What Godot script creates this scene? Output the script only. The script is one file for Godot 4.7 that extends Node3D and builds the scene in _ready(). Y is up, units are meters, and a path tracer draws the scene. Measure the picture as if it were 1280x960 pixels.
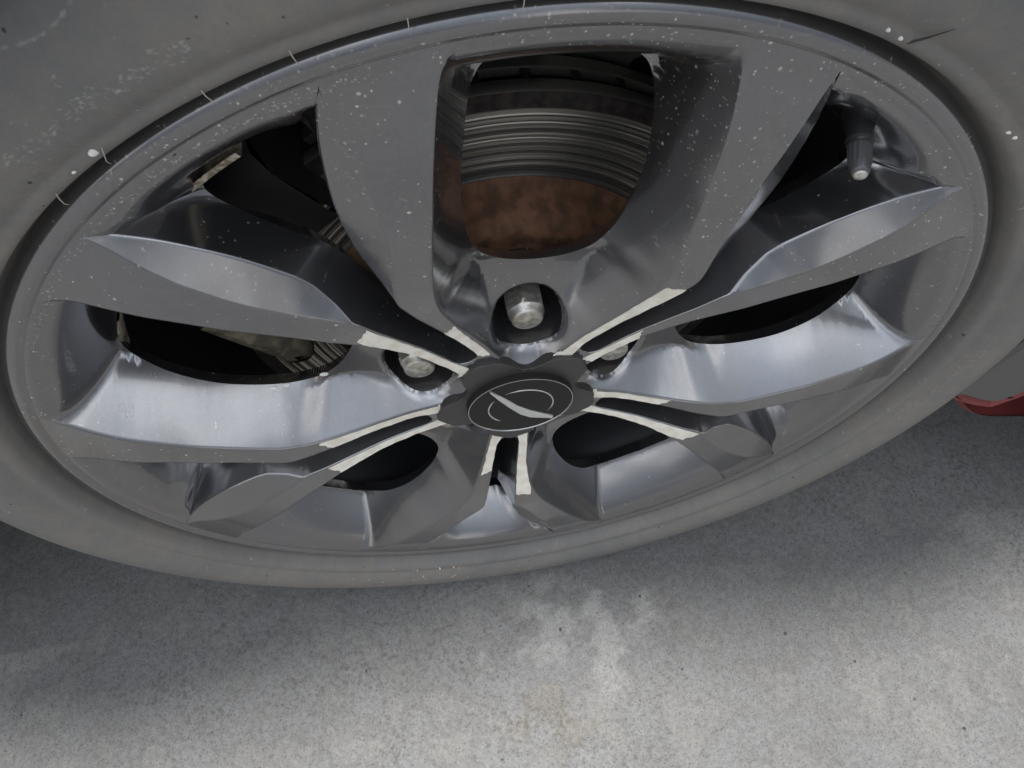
extends Node3D

# The wheel's own axes: x right, y up, z out of the wheel towards the street; its plan is worked out in millimetres.
const HUB_HEIGHT := 0.31
const SPIN := -0.11004748          # the wheel stands turned by this much about its axle
const C36 := 0.80901699
const S36 := 0.58778525

var mats := {}
var rng := RandomNumberGenerator.new()

func _ready() -> void:
	rng.seed = 77
	# ---------------- camera, sky, light, exposure
	var cam := Camera3D.new()
	cam.name = "camera"
	cam.fov = 48.38
	cam.near = 0.01
	cam.far = 400.0
	cam.transform = Transform3D(Basis(Vector3(0.985728, 0, 0.168347), Vector3(0.146827, 0.489208, -0.859719), Vector3(-0.0823567, 0.872167, 0.482226)), Vector3(-0.04129, 0.41151 + HUB_HEIGHT, 0.21563))
	add_child(cam)
	var we := WorldEnvironment.new()
	we.name = "world_environment"
	var env := Environment.new()
	env.background_mode = Environment.BG_SKY
	var sm := ProceduralSkyMaterial.new()
	sm.sky_top_color = Color(0.905, 0.945, 1.0)
	sm.sky_horizon_color = Color(0.30, 0.31, 0.33)
	sm.sky_curve = 1.8
	sm.energy_multiplier = 0.8
	sm.ground_bottom_color = Color(0.35, 0.34, 0.33)
	sm.ground_horizon_color = Color(0.6, 0.6, 0.6)
	sm.sky_cover = sky_clouds()
	sm.sky_cover_modulate = Color(1, 1, 1, 1)
	var sky := Sky.new()
	sky.sky_material = sm
	env.sky = sky
	env.tonemap_mode = Environment.TONE_MAPPER_LINEAR
	env.tonemap_exposure = 3.6
	env.sdfgi_enabled = true
	env.ssao_enabled = true
	env.ssil_enabled = true
	we.environment = env
	add_child(we)
	var sun := DirectionalLight3D.new()
	sun.name = "sun"
	sun.light_energy = 0.5
	sun.light_color = Color(1.0, 0.985, 0.965)
	sun.light_angular_distance = 11.0
	sun.shadow_enabled = true
	add_child(sun)
	sun.look_at_from_position(Vector3(0.1, 3.0, -0.09), Vector3.ZERO, Vector3.UP)

	make_materials()
	build_ground()
	build_car_body()
	build_wheel()
	build_brakes()

# ------------------------------------------------------------------ helpers
func sky_clouds() -> Texture2D:
	var n := FastNoiseLite.new()
	n.seed = 5
	n.frequency = 0.012
	n.fractal_octaves = 5
	var im := n.get_seamless_image(512, 256, false, false, 0.15)
	im.convert(Image.FORMAT_RGBA8)
	for y in 256:
		for x in 512:
			var v := im.get_pixel(x, y).r
			var a := smoothstep(0.42, 0.72, v)
			im.set_pixel(x, y, Color(1.0, 0.99, 0.97, a * 0.45))
	return ImageTexture.create_from_image(im)

func srgb(r: float, g: float, b: float) -> Color:
	return Color(r, g, b).linear_to_srgb()

func noise_image(sz: int, freq: float, seed_: int, oct := 4) -> PackedByteArray:
	var n := FastNoiseLite.new()
	n.seed = seed_
	n.frequency = freq
	n.fractal_octaves = oct
	var im := n.get_image(sz, sz)
	im.convert(Image.FORMAT_L8)
	return im.get_data()

func noise_tex(freq: float, seed_: int, sz := 512) -> NoiseTexture2D:
	var t := NoiseTexture2D.new()
	t.width = sz
	t.height = sz
	t.seamless = true
	var n := FastNoiseLite.new()
	n.frequency = freq
	n.seed = seed_
	t.noise = n
	return t

func commit(called: String, st: SurfaceTool, m: Material, parent: Node = self) -> MeshInstance3D:
	var o := MeshInstance3D.new()
	o.name = called
	o.mesh = st.commit()
	o.material_override = m
	parent.add_child(o, true)
	return o

func begin() -> SurfaceTool:
	var st := SurfaceTool.new()
	st.begin(Mesh.PRIMITIVE_TRIANGLES)
	return st

func thing(called: String, label: String, category: String, at: Vector3) -> Node3D:
	var o := Node3D.new()
	o.name = called
	o.position = at
	o.set_meta("label", label)
	o.set_meta("category", category)
	add_child(o, true)
	return o

func wheel_uv(p: Vector3, span: float) -> Vector2:
	return Vector2(0.5 + p.x / span, 0.5 - p.y / span)

# A profile of (radius, height along axis) in millimetres turned round z; normals are smooth unless the profile bends sharply.
func lathe(st: SurfaceTool, prof: Array, segs: int, span := 0.7, from := 0.0, to := TAU, centre := Vector3.ZERO, sharp := 0.6) -> void:
	var n := prof.size()
	var seg_n: Array[Vector2] = []
	for i in n - 1:
		var d: Vector2 = (prof[i + 1] - prof[i]).normalized()
		seg_n.append(Vector2(d.y, -d.x))
	for i in n - 1:
		var na: Vector2 = seg_n[i]
		var nb: Vector2 = seg_n[i]
		if i > 0 and seg_n[i - 1].dot(seg_n[i]) > sharp:
			na = (seg_n[i - 1] + seg_n[i]).normalized()
		if i < n - 2 and seg_n[i + 1].dot(seg_n[i]) > sharp:
			nb = (seg_n[i + 1] + seg_n[i]).normalized()
		for k in segs:
			var a0 := lerpf(from, to, float(k) / segs)
			var a1 := lerpf(from, to, float(k + 1) / segs)
			var q: Array = []
			for c in [[i, a0, na], [i + 1, a0, nb], [i + 1, a1, nb], [i, a1, na]]:
				var pr: Vector2 = prof[c[0]]
				var ca := cos(c[1])
				var sa := sin(c[1])
				q.append([Vector3(pr.x * ca, pr.x * sa, pr.y) * 0.001 + centre, Vector3(c[2].x * ca, c[2].x * sa, c[2].y)])
			for t in [[0, 1, 2], [0, 2, 3]]:
				facing(st, [q[t[0]][0], q[t[1]][0], q[t[2]][0]], [q[t[0]][1], q[t[1]][1], q[t[2]][1]], span)

# One triangle, wound so that its front is where its normals point.
func facing(st: SurfaceTool, p: Array, n: Array, span: float) -> void:
	var c: Vector3 = (p[1] - p[0]).cross(p[2] - p[0])
	var order := [0, 1, 2] if c.dot(n[0] + n[1] + n[2]) < 0.0 else [0, 2, 1]
	for k in order:
		st.set_normal(n[k])
		st.set_uv(wheel_uv(p[k], span))
		st.add_vertex(p[k])

func quad(st: SurfaceTool, a: Vector3, b: Vector3, c: Vector3, d: Vector3, n: Vector3, span := 0.52) -> void:
	facing(st, [a, b, c], [n, n, n], span)
	facing(st, [a, c, d], [n, n, n], span)

# A tapering tube along points.
func tube(st: SurfaceTool, pts: Array, radii: Array, sides := 8) -> void:
	var rings: Array = []
	for i in pts.size():
		var t: Vector3 = (pts[mini(i + 1, pts.size() - 1)] - pts[maxi(i - 1, 0)]).normalized()
		var u := t.cross(Vector3(0.31, 0.22, 0.92)).normalized()
		if u.length() < 0.1:
			u = t.cross(Vector3.RIGHT).normalized()
		var v := t.cross(u)
		var ring: Array = []
		for k in sides:
			var a := TAU * k / sides
			var nn := u * cos(a) + v * sin(a)
			ring.append([pts[i] + nn * radii[i], nn])
		rings.append(ring)
	for i in rings.size() - 1:
		for k in sides:
			var k2 := (k + 1) % sides
			var a: Array = rings[i][k]
			var b: Array = rings[i + 1][k]
			var c: Array = rings[i + 1][k2]
			var d: Array = rings[i][k2]
			facing(st, [a[0], b[0], c[0]], [a[1], b[1], c[1]], 0.52)
			facing(st, [a[0], c[0], d[0]], [a[1], c[1], d[1]], 0.52)

# An outline extruded from z0 (back) to z1 (front) in metres, with a small bevel in front.
func plate(st: SurfaceTool, outline: PackedVector2Array, z0: float, z1: float, bevel: float, span := 0.52) -> void:
	var ring := outline
	if Geometry2D.is_polygon_clockwise(ring):
		ring.reverse()
	var n := ring.size()
	for i in n:
		var a := ring[i]
		var b := ring[(i + 1) % n]
		var d := (b - a).normalized()
		var nn := Vector3(d.y, -d.x, 0)
		quad(st, Vector3(a.x, a.y, z0), Vector3(a.x, a.y, z1 - bevel), Vector3(b.x, b.y, z1 - bevel), Vector3(b.x, b.y, z0), nn, span)
	var centre := Vector2.ZERO
	for p in ring:
		centre += p / n
	# bevel strip: each outline point moved inwards along its own normal
	var inn := PackedVector2Array()
	for i in n:
		var d0 := (ring[i] - ring[(i + n - 1) % n]).normalized()
		var d1 := (ring[(i + 1) % n] - ring[i]).normalized()
		var t := (d0 + d1).normalized()
		inn.append(ring[i] + Vector2(-t.y, t.x) * bevel)
	for i in n:
		var j := (i + 1) % n
		var d := (ring[j] - ring[i]).normalized()
		quad(st, Vector3(ring[i].x, ring[i].y, z1 - bevel), Vector3(inn[i].x, inn[i].y, z1), Vector3(inn[j].x, inn[j].y, z1), Vector3(ring[j].x, ring[j].y, z1 - bevel), Vector3(d.y, -d.x, 1).normalized(), span)
	var idx := Geometry2D.triangulate_polygon(inn)
	var up := Vector3(0, 0, 1)
	for i in range(0, idx.size(), 3):
		var t: Array = []
		for k in 3:
			t.append(Vector3(inn[idx[i + k]].x, inn[idx[i + k]].y, z1))
		facing(st, t, [up, up, up], span)

func curve(ctrl: Array, step: float) -> PackedVector2Array:
	var out := PackedVector2Array()
	var n := ctrl.size()
	for i in n - 1:
		var p0: Vector2 = ctrl[maxi(i - 1, 0)]
		var p1: Vector2 = ctrl[i]
		var p2: Vector2 = ctrl[i + 1]
		var p3: Vector2 = ctrl[mini(i + 2, n - 1)]
		var l := p1.distance_to(p2)
		var k := maxi(1, int(round(l / step)))
		# centripetal-like tangents so that short and long pieces join without loops
		var t1 := (p2 - p0).normalized() * l if i > 0 else (p2 - p1)
		var t2 := (p3 - p1).normalized() * l if i < n - 2 else (p2 - p1)
		for j in k:
			var s := float(j) / k
			var s2 := s * s
			var s3 := s2 * s
			out.append(p1 * (2 * s3 - 3 * s2 + 1) + t1 * (s3 - 2 * s2 + s) + p2 * (-2 * s3 + 3 * s2) + t2 * (s3 - s2))
	out.append(ctrl[n - 1])
	return out

func interp(x: float, xs: Array, ys: Array) -> float:
	if x <= xs[0]:
		return ys[0]
	for i in xs.size() - 1:
		if x <= xs[i + 1]:
			return lerpf(ys[i], ys[i + 1], (x - xs[i]) / (xs[i + 1] - xs[i]))
	return ys[-1]

func smooth_interp(x: float, xs: Array, ys: Array) -> float:
	return (interp(x - 4, xs, ys) + interp(x - 2, xs, ys) + interp(x, xs, ys) + interp(x + 2, xs, ys) + interp(x + 4, xs, ys)) / 5.0

func smax(a: float, b: float, k: float) -> float:
	var h := maxf(k - absf(a - b), 0.0) / k
	return maxf(a, b) + h * h * k * 0.25

func poly_dist(p: Vector2, poly: PackedVector2Array) -> float:
	var best := 1e12
	for i in poly.size() - 1:
		var a := poly[i]
		var d := poly[i + 1] - a
		var t := clampf((p - a).dot(d) / maxf(d.length_squared(), 1e-9), 0.0, 1.0)
		best = minf(best, (a + d * t).distance_squared_to(p))
	return sqrt(best)

# ------------------------------------------------------------------ materials
func std(color: Color, rough: float, metal := 0.0) -> StandardMaterial3D:
	var m := StandardMaterial3D.new()
	m.albedo_color = color
	m.roughness = rough
	m.metallic = metal
	return m

func speck(im: Image, x: int, y: int, r: float, c: Color) -> void:
	var ri := int(ceil(r))
	var sx := rng.randf_range(0.7, 1.3)
	for dy in range(-ri - 1, ri + 2):
		for dx in range(-ri - 1, ri + 2):
			var px := x + dx
			var py := y + dy
			if px < 0 or py < 0 or px >= im.get_width() or py >= im.get_height():
				continue
			var d := Vector2(dx * sx, dy / sx).length()
			var a := clampf(r + 0.5 - d, 0.0, 1.0) * c.a
			if a > 0.0:
				im.set_pixel(px, py, im.get_pixel(px, py).lerp(Color(c.r, c.g, c.b), a))

func stroke(im: Image, a: Vector2, b: Vector2, r: float, c: Color) -> void:
	var n := maxi(1, int(a.distance_to(b) / maxf(0.8, r * 0.8)))
	for i in n + 1:
		var p := a.lerp(b, float(i) / n) + Vector2(rng.randf_range(-.5, .5), rng.randf_range(-.5, .5))
		speck(im, int(p.x), int(p.y), r * rng.randf_range(0.6, 1.1), c)

func make_materials() -> void:
	# dark grey metallic wheel paint with brake dust, lime and grit stuck to it
	var sz := 1024
	var n1 := noise_image(sz, 0.006, 11, 5)
	var n2 := noise_image(sz, 0.06, 12, 3)
	var n3 := noise_image(sz, 0.25, 13, 2)
	var buf := PackedByteArray()
	buf.resize(sz * sz * 3)
	for i in sz * sz:
		var a := n1[i] / 255.0
		var b := n2[i] / 255.0
		var c := n3[i] / 255.0
		var y := float(i / sz) / sz
		var dust := clampf(0.25 + (a - 0.5) * 0.9 + (b - 0.5) * 0.3, 0.0, 1.0)
		var g := 0.93 + (c - 0.5) * 0.08 + (b - 0.5) * 0.04
		var base := Vector3(135, 136, 140).lerp(Vector3(140, 134, 127), dust * (0.5 + 0.5 * y)) * g
		buf[i * 3] = int(clampf(base.x, 0, 255))
		buf[i * 3 + 1] = int(clampf(base.y, 0, 255))
		buf[i * 3 + 2] = int(clampf(base.z, 0, 255))
	var im := Image.create_from_data(sz, sz, false, Image.FORMAT_RGB8, buf)
	im.resize(2048, 2048, Image.INTERPOLATE_CUBIC)
	# grit: thicker towards the upper part of the wheel, a sprinkle elsewhere; it is drawn into the metalness too
	var grit := Image.create(2048, 2048, false, Image.FORMAT_L8)
	grit.fill(Color.WHITE)
	var at := func(q: Vector2) -> Vector2:
		return Vector2((0.5 + q.x / 0.52) * 2048.0, (0.5 - q.y / 0.52) * 2048.0)
	for k in 15000:
		var ang := rng.randf() * TAU
		var r := sqrt(rng.randf_range(0.02, 1.0)) * 0.245
		var q := Vector2(cos(ang), sin(ang)) * r
		var keep := clampf(0.06 + q.y * 3.2 - q.x * 0.6 + (r - 0.14) * 1.6, 0.03, 1.0)
		var cl := n1[int((0.5 - q.y / 0.52) * sz) * sz + int((0.5 + q.x / 0.52) * sz)] / 255.0
		if rng.randf() > keep * clampf((cl - 0.3) * 3.0, 0.15, 1.0):
			continue
		var p: Vector2 = at.call(q)
		var s := minf(absf(rng.randfn(0.0, 0.85)) + 0.5, 3.0)
		var v := rng.randf_range(0.6, 0.92)
		speckp(im, p, s, Color(v, v * 0.98, v * 0.93, rng.randf_range(0.5, 1.0)))
		speckp(grit, p, s, Color(0, 0, 0, 0.9))
	for k in 60:
		var ang := rng.randf_range(0.3, 3.0)
		var r := rng.randf_range(0.12, 0.24)
		var a: Vector2 = at.call(Vector2(cos(ang), sin(ang)) * r)
		stroke(im, a, a + Vector2(rng.randf_range(-14, 14), rng.randf_range(-10, 10)), 0.7, Color(0.75, 0.74, 0.7, 0.55))
	# a row of lime along the inside of the lip, upper left
	for k in 240:
		var ang := deg_to_rad(rng.randf_range(108, 160))
		var p: Vector2 = at.call(Vector2(cos(ang), sin(ang)) * (0.2325 + rng.randfn(0, 0.0009)))
		var s := rng.randf_range(0.5, 1.6)
		speckp(im, p, s, Color(0.72, 0.70, 0.64, 0.7))
		speckp(grit, p, s, Color(0, 0, 0, 0.6))
	var rim_tex := ImageTexture.create_from_image(im)
	var rp := std(Color.WHITE, 0.19, 0.9)
	rp.albedo_texture = rim_tex
	rp.uv1_triplanar = true
	rp.uv1_scale = Vector3.ONE / 0.52
	rp.uv1_offset = Vector3.ONE * 0.5
	rp.clearcoat_enabled = true
	rp.clearcoat = 0.8
	rp.clearcoat_roughness = 0.06
	rp.metallic_texture = ImageTexture.create_from_image(grit)
	rp.metallic_texture_channel = BaseMaterial3D.TEXTURE_CHANNEL_RED
	mats.rim = rp
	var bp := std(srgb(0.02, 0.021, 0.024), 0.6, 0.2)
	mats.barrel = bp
	mats.caliper_dark = std(srgb(0.03, 0.028, 0.025), 0.7, 0.2)

	# dusty tyre rubber
	n1 = noise_image(sz, 0.005, 21, 5)
	n2 = noise_image(sz, 0.05, 22, 4)
	n3 = noise_image(sz, 0.22, 23, 2)
	for i in sz * sz:
		var a := n1[i] / 255.0
		var b := n2[i] / 255.0
		var c := n3[i] / 255.0
		var g := 0.92 + (a - 0.5) * 0.13 + (b - 0.5) * 0.07 + (c - 0.5) * 0.05
		var base := Vector3(125, 124, 122).lerp(Vector3(130, 123, 114), clampf((b + a - 0.6) * 0.7, 0, 1)) * g
		buf[i * 3] = int(clampf(base.x, 0, 255))
		buf[i * 3 + 1] = int(clampf(base.y, 0, 255))
		buf[i * 3 + 2] = int(clampf(base.z, 0, 255))
	im = Image.create_from_data(sz, sz, false, Image.FORMAT_RGB8, buf)
	im.resize(2048, 2048, Image.INTERPOLATE_CUBIC)
	var tp := func(r: float, deg: float) -> Vector2:
		var t := deg_to_rad(deg)
		return Vector2(0.5 + r * cos(t) / 0.7, 0.5 - r * sin(t) / 0.7) * 2048.0
	# rows of worn scuffs where the sidewall has rubbed along a kerb
	for k in 150:
		var d := rng.randf_range(117, 133)
		var r := 0.272 + rng.randfn(0, 0.0018)
		if rng.randf() < 0.15:
			r += rng.randf_range(-0.01, 0.02)
		var a: Vector2 = tp.call(r, d)
		stroke(im, a, a + Vector2(rng.randf_range(0, 4), rng.randf_range(-3, 2)), rng.randf_range(0.6, 1.4), Color(0.66, 0.66, 0.64, rng.randf_range(0.15, 0.45)))
	for k in 60:
		var d := rng.randf_range(112, 135)
		var r0 := rng.randf_range(0.256, 0.262)
		stroke(im, tp.call(r0, d), tp.call(r0 + rng.randf_range(0.004, 0.016), d + rng.randf_range(-1, 1)), 0.8, Color(0.55, 0.55, 0.53, 0.13))
	for k in 45:
		var d := rng.randf_range(119, 127)
		stroke(im, tp.call(0.297 - sin((d - 119) / 8 * PI) * 0.006, d), tp.call(0.297 - sin((d - 119) / 8 * PI) * 0.006, d + 0.2), 1.4, Color(0.6, 0.6, 0.58, 0.22))
	for k in 70:
		var d := rng.randf_range(-14, 9)
		speckp(im, tp.call(interp(d, [-14, 9], [0.262, 0.268]) + rng.randfn(0, 0.0012), d), rng.randf_range(0.6, 1.5), Color(0.62, 0.61, 0.58, 0.5))
	for k in 420:
		var d := rng.randf() * 360.0
		var r := rng.randf_range(0.25, 0.32)
		var v := rng.randf_range(0.5, 0.8)
		speckp(im, tp.call(r, d), rng.randf_range(0.5, 1.5), Color(v, v, v * 0.95, rng.randf_range(0.3, 0.8)))
	for k in 60:
		var d := rng.randf() * 360.0
		speckp(im, tp.call(rng.randf_range(0.25, 0.32), d), rng.randf_range(0.6, 2.0), Color(0.1, 0.1, 0.1, 0.7))
	for k in 34:
		var d := rng.randf_range(245, 285)
		speckp(im, tp.call(rng.randf_range(0.254, 0.285), d), rng.randf_range(0.8, 2.4), Color(0.78, 0.76, 0.72, 0.8))
	var ty := std(Color.WHITE, 0.5)
	ty.albedo_texture = ImageTexture.create_from_image(im)
	ty.metallic_specular = 0.4
	mats.tyre = ty

	# concrete
	var g1 := noise_image(sz, 0.004, 31, 5)
	var g2 := noise_image(sz, 0.03, 32, 5)
	var g3 := noise_image(sz, 0.22, 33, 4)
	var g4 := noise_image(sz, 0.016, 34, 6)
	for i in sz * sz:
		var a := g1[i] / 255.0
		var b := g2[i] / 255.0
		var c := g3[i] / 255.0
		var d := g4[i] / 255.0
		var x := float(i % sz) / sz
		var y := float(i / sz) / sz
		# fine dark open grain in a paler skin, the tone drifting a little from place to place
		var tone := smoothstep(0.28, 0.72, d + (b - 0.5) * 0.7)
		var base := Vector3(116, 116, 116).lerp(Vector3(109, 108, 107), tone)
		base = base.lerp(Vector3(74, 73, 69), smoothstep(0.50, 0.82, c + (b - 0.5) * 0.35) * (0.16 + 0.34 * smoothstep(0.3, 0.7, a)))
		base = base.lerp(Vector3(128, 128, 126), smoothstep(0.50, 0.74, d + (b - 0.5) * 1.0) * 0.5)
		base *= 0.96 + (a - 0.5) * 0.14 + (c - 0.5) * 0.10
		# one pale island and a rusty brown stain
		var q := Vector2(x, y) - Vector2(0.53, 0.554)
		var isl := smoothstep(0.03, -0.012, Vector2(q.x, q.y * 1.4).length() - 0.02 - (b - 0.5) * 0.11 - (c - 0.5) * 0.02)
		base = base.lerp(Vector3(136, 136, 135), isl * 0.75)
		var q2 := Vector2(x, y) - Vector2(0.508, 0.59)
		var st := smoothstep(0.016, 0.0, q2.length() - 0.008 - (b - 0.5) * 0.07)
		base = base.lerp(Vector3(94, 86, 72), st * 0.22)
		buf[i * 3] = int(clampf(base.x, 0, 255))
		buf[i * 3 + 1] = int(clampf(base.y, 0, 255))
		buf[i * 3 + 2] = int(clampf(base.z, 0, 255))
	im = Image.create_from_data(sz, sz, false, Image.FORMAT_RGB8, buf)
	im.resize(2048, 2048, Image.INTERPOLATE_CUBIC)
	var fine := noise_image(2048, 0.30, 36, 3)
	var coarse := noise_image(2048, 0.09, 37, 3)
	var px := im.get_data()
	for i in 2048 * 2048:
		var f := fine[i] * 0.0039 - 0.5
		var m := 0.985 + f * 0.17 + (coarse[i] * 0.0039 - 0.5) * 0.16
		if f < -0.16:
			m += (f + 0.16) * 0.9
		px[i * 3] = int(px[i * 3] * m)
		px[i * 3 + 1] = int(px[i * 3 + 1] * m)
		px[i * 3 + 2] = int(px[i * 3 + 2] * m)
	im = Image.create_from_data(2048, 2048, false, Image.FORMAT_RGB8, px)
	for k in 9000:
		var p := Vector2(rng.randf(), rng.randf()) * 2048.0
		var v := rng.randf_range(0.28, 0.5)
		stroke(im, p, p + Vector2(rng.randf_range(-4, 4), rng.randf_range(-3, 3)), rng.randf_range(0.4, 1.0), Color(v * 0.75, v * 0.75, v * 0.73, rng.randf_range(0.15, 0.5)))
	for k in 90:
		var p := Vector2(rng.randf(), rng.randf()) * 2048.0
		speckp(im, p, rng.randf_range(1.0, 2.4), Color(0.2, 0.2, 0.19, 0.8))
	var gm := std(Color.WHITE, 0.9)
	gm.albedo_texture = ImageTexture.create_from_image(im)
	gm.metallic_specular = 0.3
	gm.heightmap_enabled = true
	gm.heightmap_texture = gm.albedo_texture
	gm.heightmap_scale = 0.06
	mats.ground = gm

	mats.cap = std(srgb(0.06, 0.057, 0.055), 0.45, 0.3)
	mats.badge = std(srgb(0.022, 0.021, 0.02), 0.45)
	mats.badge.metallic_specular = 0.25
	mats.chrome = std(srgb(0.62, 0.62, 0.60), 0.3, 0.55)
	mats.badge_edge = std(srgb(0.42, 0.42, 0.41), 0.22, 0.95)
	mats.badge_line = std(srgb(0.5, 0.5, 0.48), 0.4, 0.3)
	var nut := std(srgb(0.62, 0.61, 0.58), 0.36, 0.75)
	nut.albedo_texture = noise_tint(0.03, 41, Color(0.78, 0.76, 0.71), Color(1, 1, 1))
	nut.uv1_triplanar = true
	nut.uv1_scale = Vector3.ONE * 25.0
	mats.nut = nut
	var tape := std(srgb(0.86, 0.83, 0.76), 0.5)
	tape.albedo_texture = noise_tint(0.02, 42, Color(0.93, 0.91, 0.88), Color(1, 1, 0.99))
	tape.uv1_triplanar = true
	tape.uv1_scale = Vector3.ONE * 18.0
	mats.tape = tape
	mats.rubber = std(srgb(0.02, 0.02, 0.022), 0.5)
	mats.stem_cap = std(srgb(0.10, 0.10, 0.105), 0.35, 0.3)
	mats.collar = std(srgb(0.10, 0.10, 0.10), 0.35, 0.6)
	mats.hair = std(srgb(0.36, 0.34, 0.30), 0.6)
	mats.dark_hair = std(srgb(0.03, 0.03, 0.03), 0.6)
	mats.fleck = std(srgb(0.78, 0.77, 0.73), 0.5)
	var rust := std(Color.WHITE, 0.85, 0.0)
	rust.albedo_texture = noise_tint(0.022, 43, Color(0.32, 0.225, 0.165), Color(0.50, 0.355, 0.26))
	rust.uv1_triplanar = true
	rust.uv1_scale = Vector3.ONE * 14.0
	mats.rust = rust
	var dark_rust := std(Color.WHITE, 0.8, 0.2)
	dark_rust.albedo_texture = noise_tint(0.04, 44, Color(0.12, 0.105, 0.095), Color(0.24, 0.20, 0.18))
	dark_rust.uv1_triplanar = true
	dark_rust.uv1_scale = Vector3.ONE * 14.0
	mats.dark_rust = dark_rust
	mats.disc = std(srgb(0.40, 0.375, 0.33), 0.42, 0.85)
	mats.disc_dark = std(srgb(0.13, 0.12, 0.11), 0.5, 0.7)
	var cal := std(Color.WHITE, 0.7, 0.3)
	cal.albedo_texture = noise_tint(0.03, 45, Color(0.24, 0.22, 0.18), Color(0.45, 0.42, 0.35))
	cal.uv1_triplanar = true
	cal.uv1_scale = Vector3.ONE * 12.0
	mats.caliper = cal
	mats.shield = std(srgb(0.10, 0.095, 0.08), 0.6, 0.2)
	var wt := std(Color.WHITE, 0.7, 0.1)
	wt.albedo_texture = noise_tint(0.04, 46, Color(0.45, 0.40, 0.32), Color(0.8, 0.77, 0.7))
	wt.uv1_triplanar = true
	wt.uv1_scale = Vector3.ONE * 22.0
	mats.weight = wt
	var paint := std(srgb(0.30, 0.30, 0.31), 0.35, 0.4)
	paint.clearcoat_enabled = true
	paint.clearcoat = 0.8
	mats.body = paint  # grey of the unseen body, picked to lighten its reflection in the rim
	mats.liner = std(srgb(0.015, 0.015, 0.016), 0.85)
	mats.trim = std(srgb(0.11, 0.105, 0.10), 0.7)
	var red := std(srgb(0.20, 0.035, 0.035), 0.5)
	mats.red = red

func speckp(im: Image, p: Vector2, r: float, c: Color) -> void:
	speck(im, int(p.x), int(p.y), r, c)

func noise_tint(freq: float, seed_: int, dark: Color, light: Color) -> ImageTexture:
	var n := FastNoiseLite.new()
	n.seed = seed_
	n.frequency = freq
	n.fractal_octaves = 5
	var im := n.get_seamless_image(256, 256)
	im.convert(Image.FORMAT_RGB8)
	for y in 256:
		for x in 256:
			im.set_pixel(x, y, dark.lerp(light, smoothstep(0.2, 0.8, im.get_pixel(x, y).r)))
	return ImageTexture.create_from_image(im)

# ------------------------------------------------------------------ ground and car
func build_ground() -> void:
	var st := begin()
	var s := 60.0
	var tile := 1.25
	for p in [Vector3(-s, 0, -s), Vector3(s, 0, -s), Vector3(s, 0, s), Vector3(-s, 0, -s), Vector3(s, 0, s), Vector3(-s, 0, s)]:
		st.set_normal(Vector3.UP)
		st.set_uv(Vector2(0.5 + p.x / tile, 0.5 + p.z / tile))
		st.add_vertex(p)
	st.generate_tangents()
	var o := commit("ground", st, mats.ground)
	o.set_meta("kind", "structure")
	o.set_meta("label", "weathered grey concrete ground under the car, mottled with pale worn patches")

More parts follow.
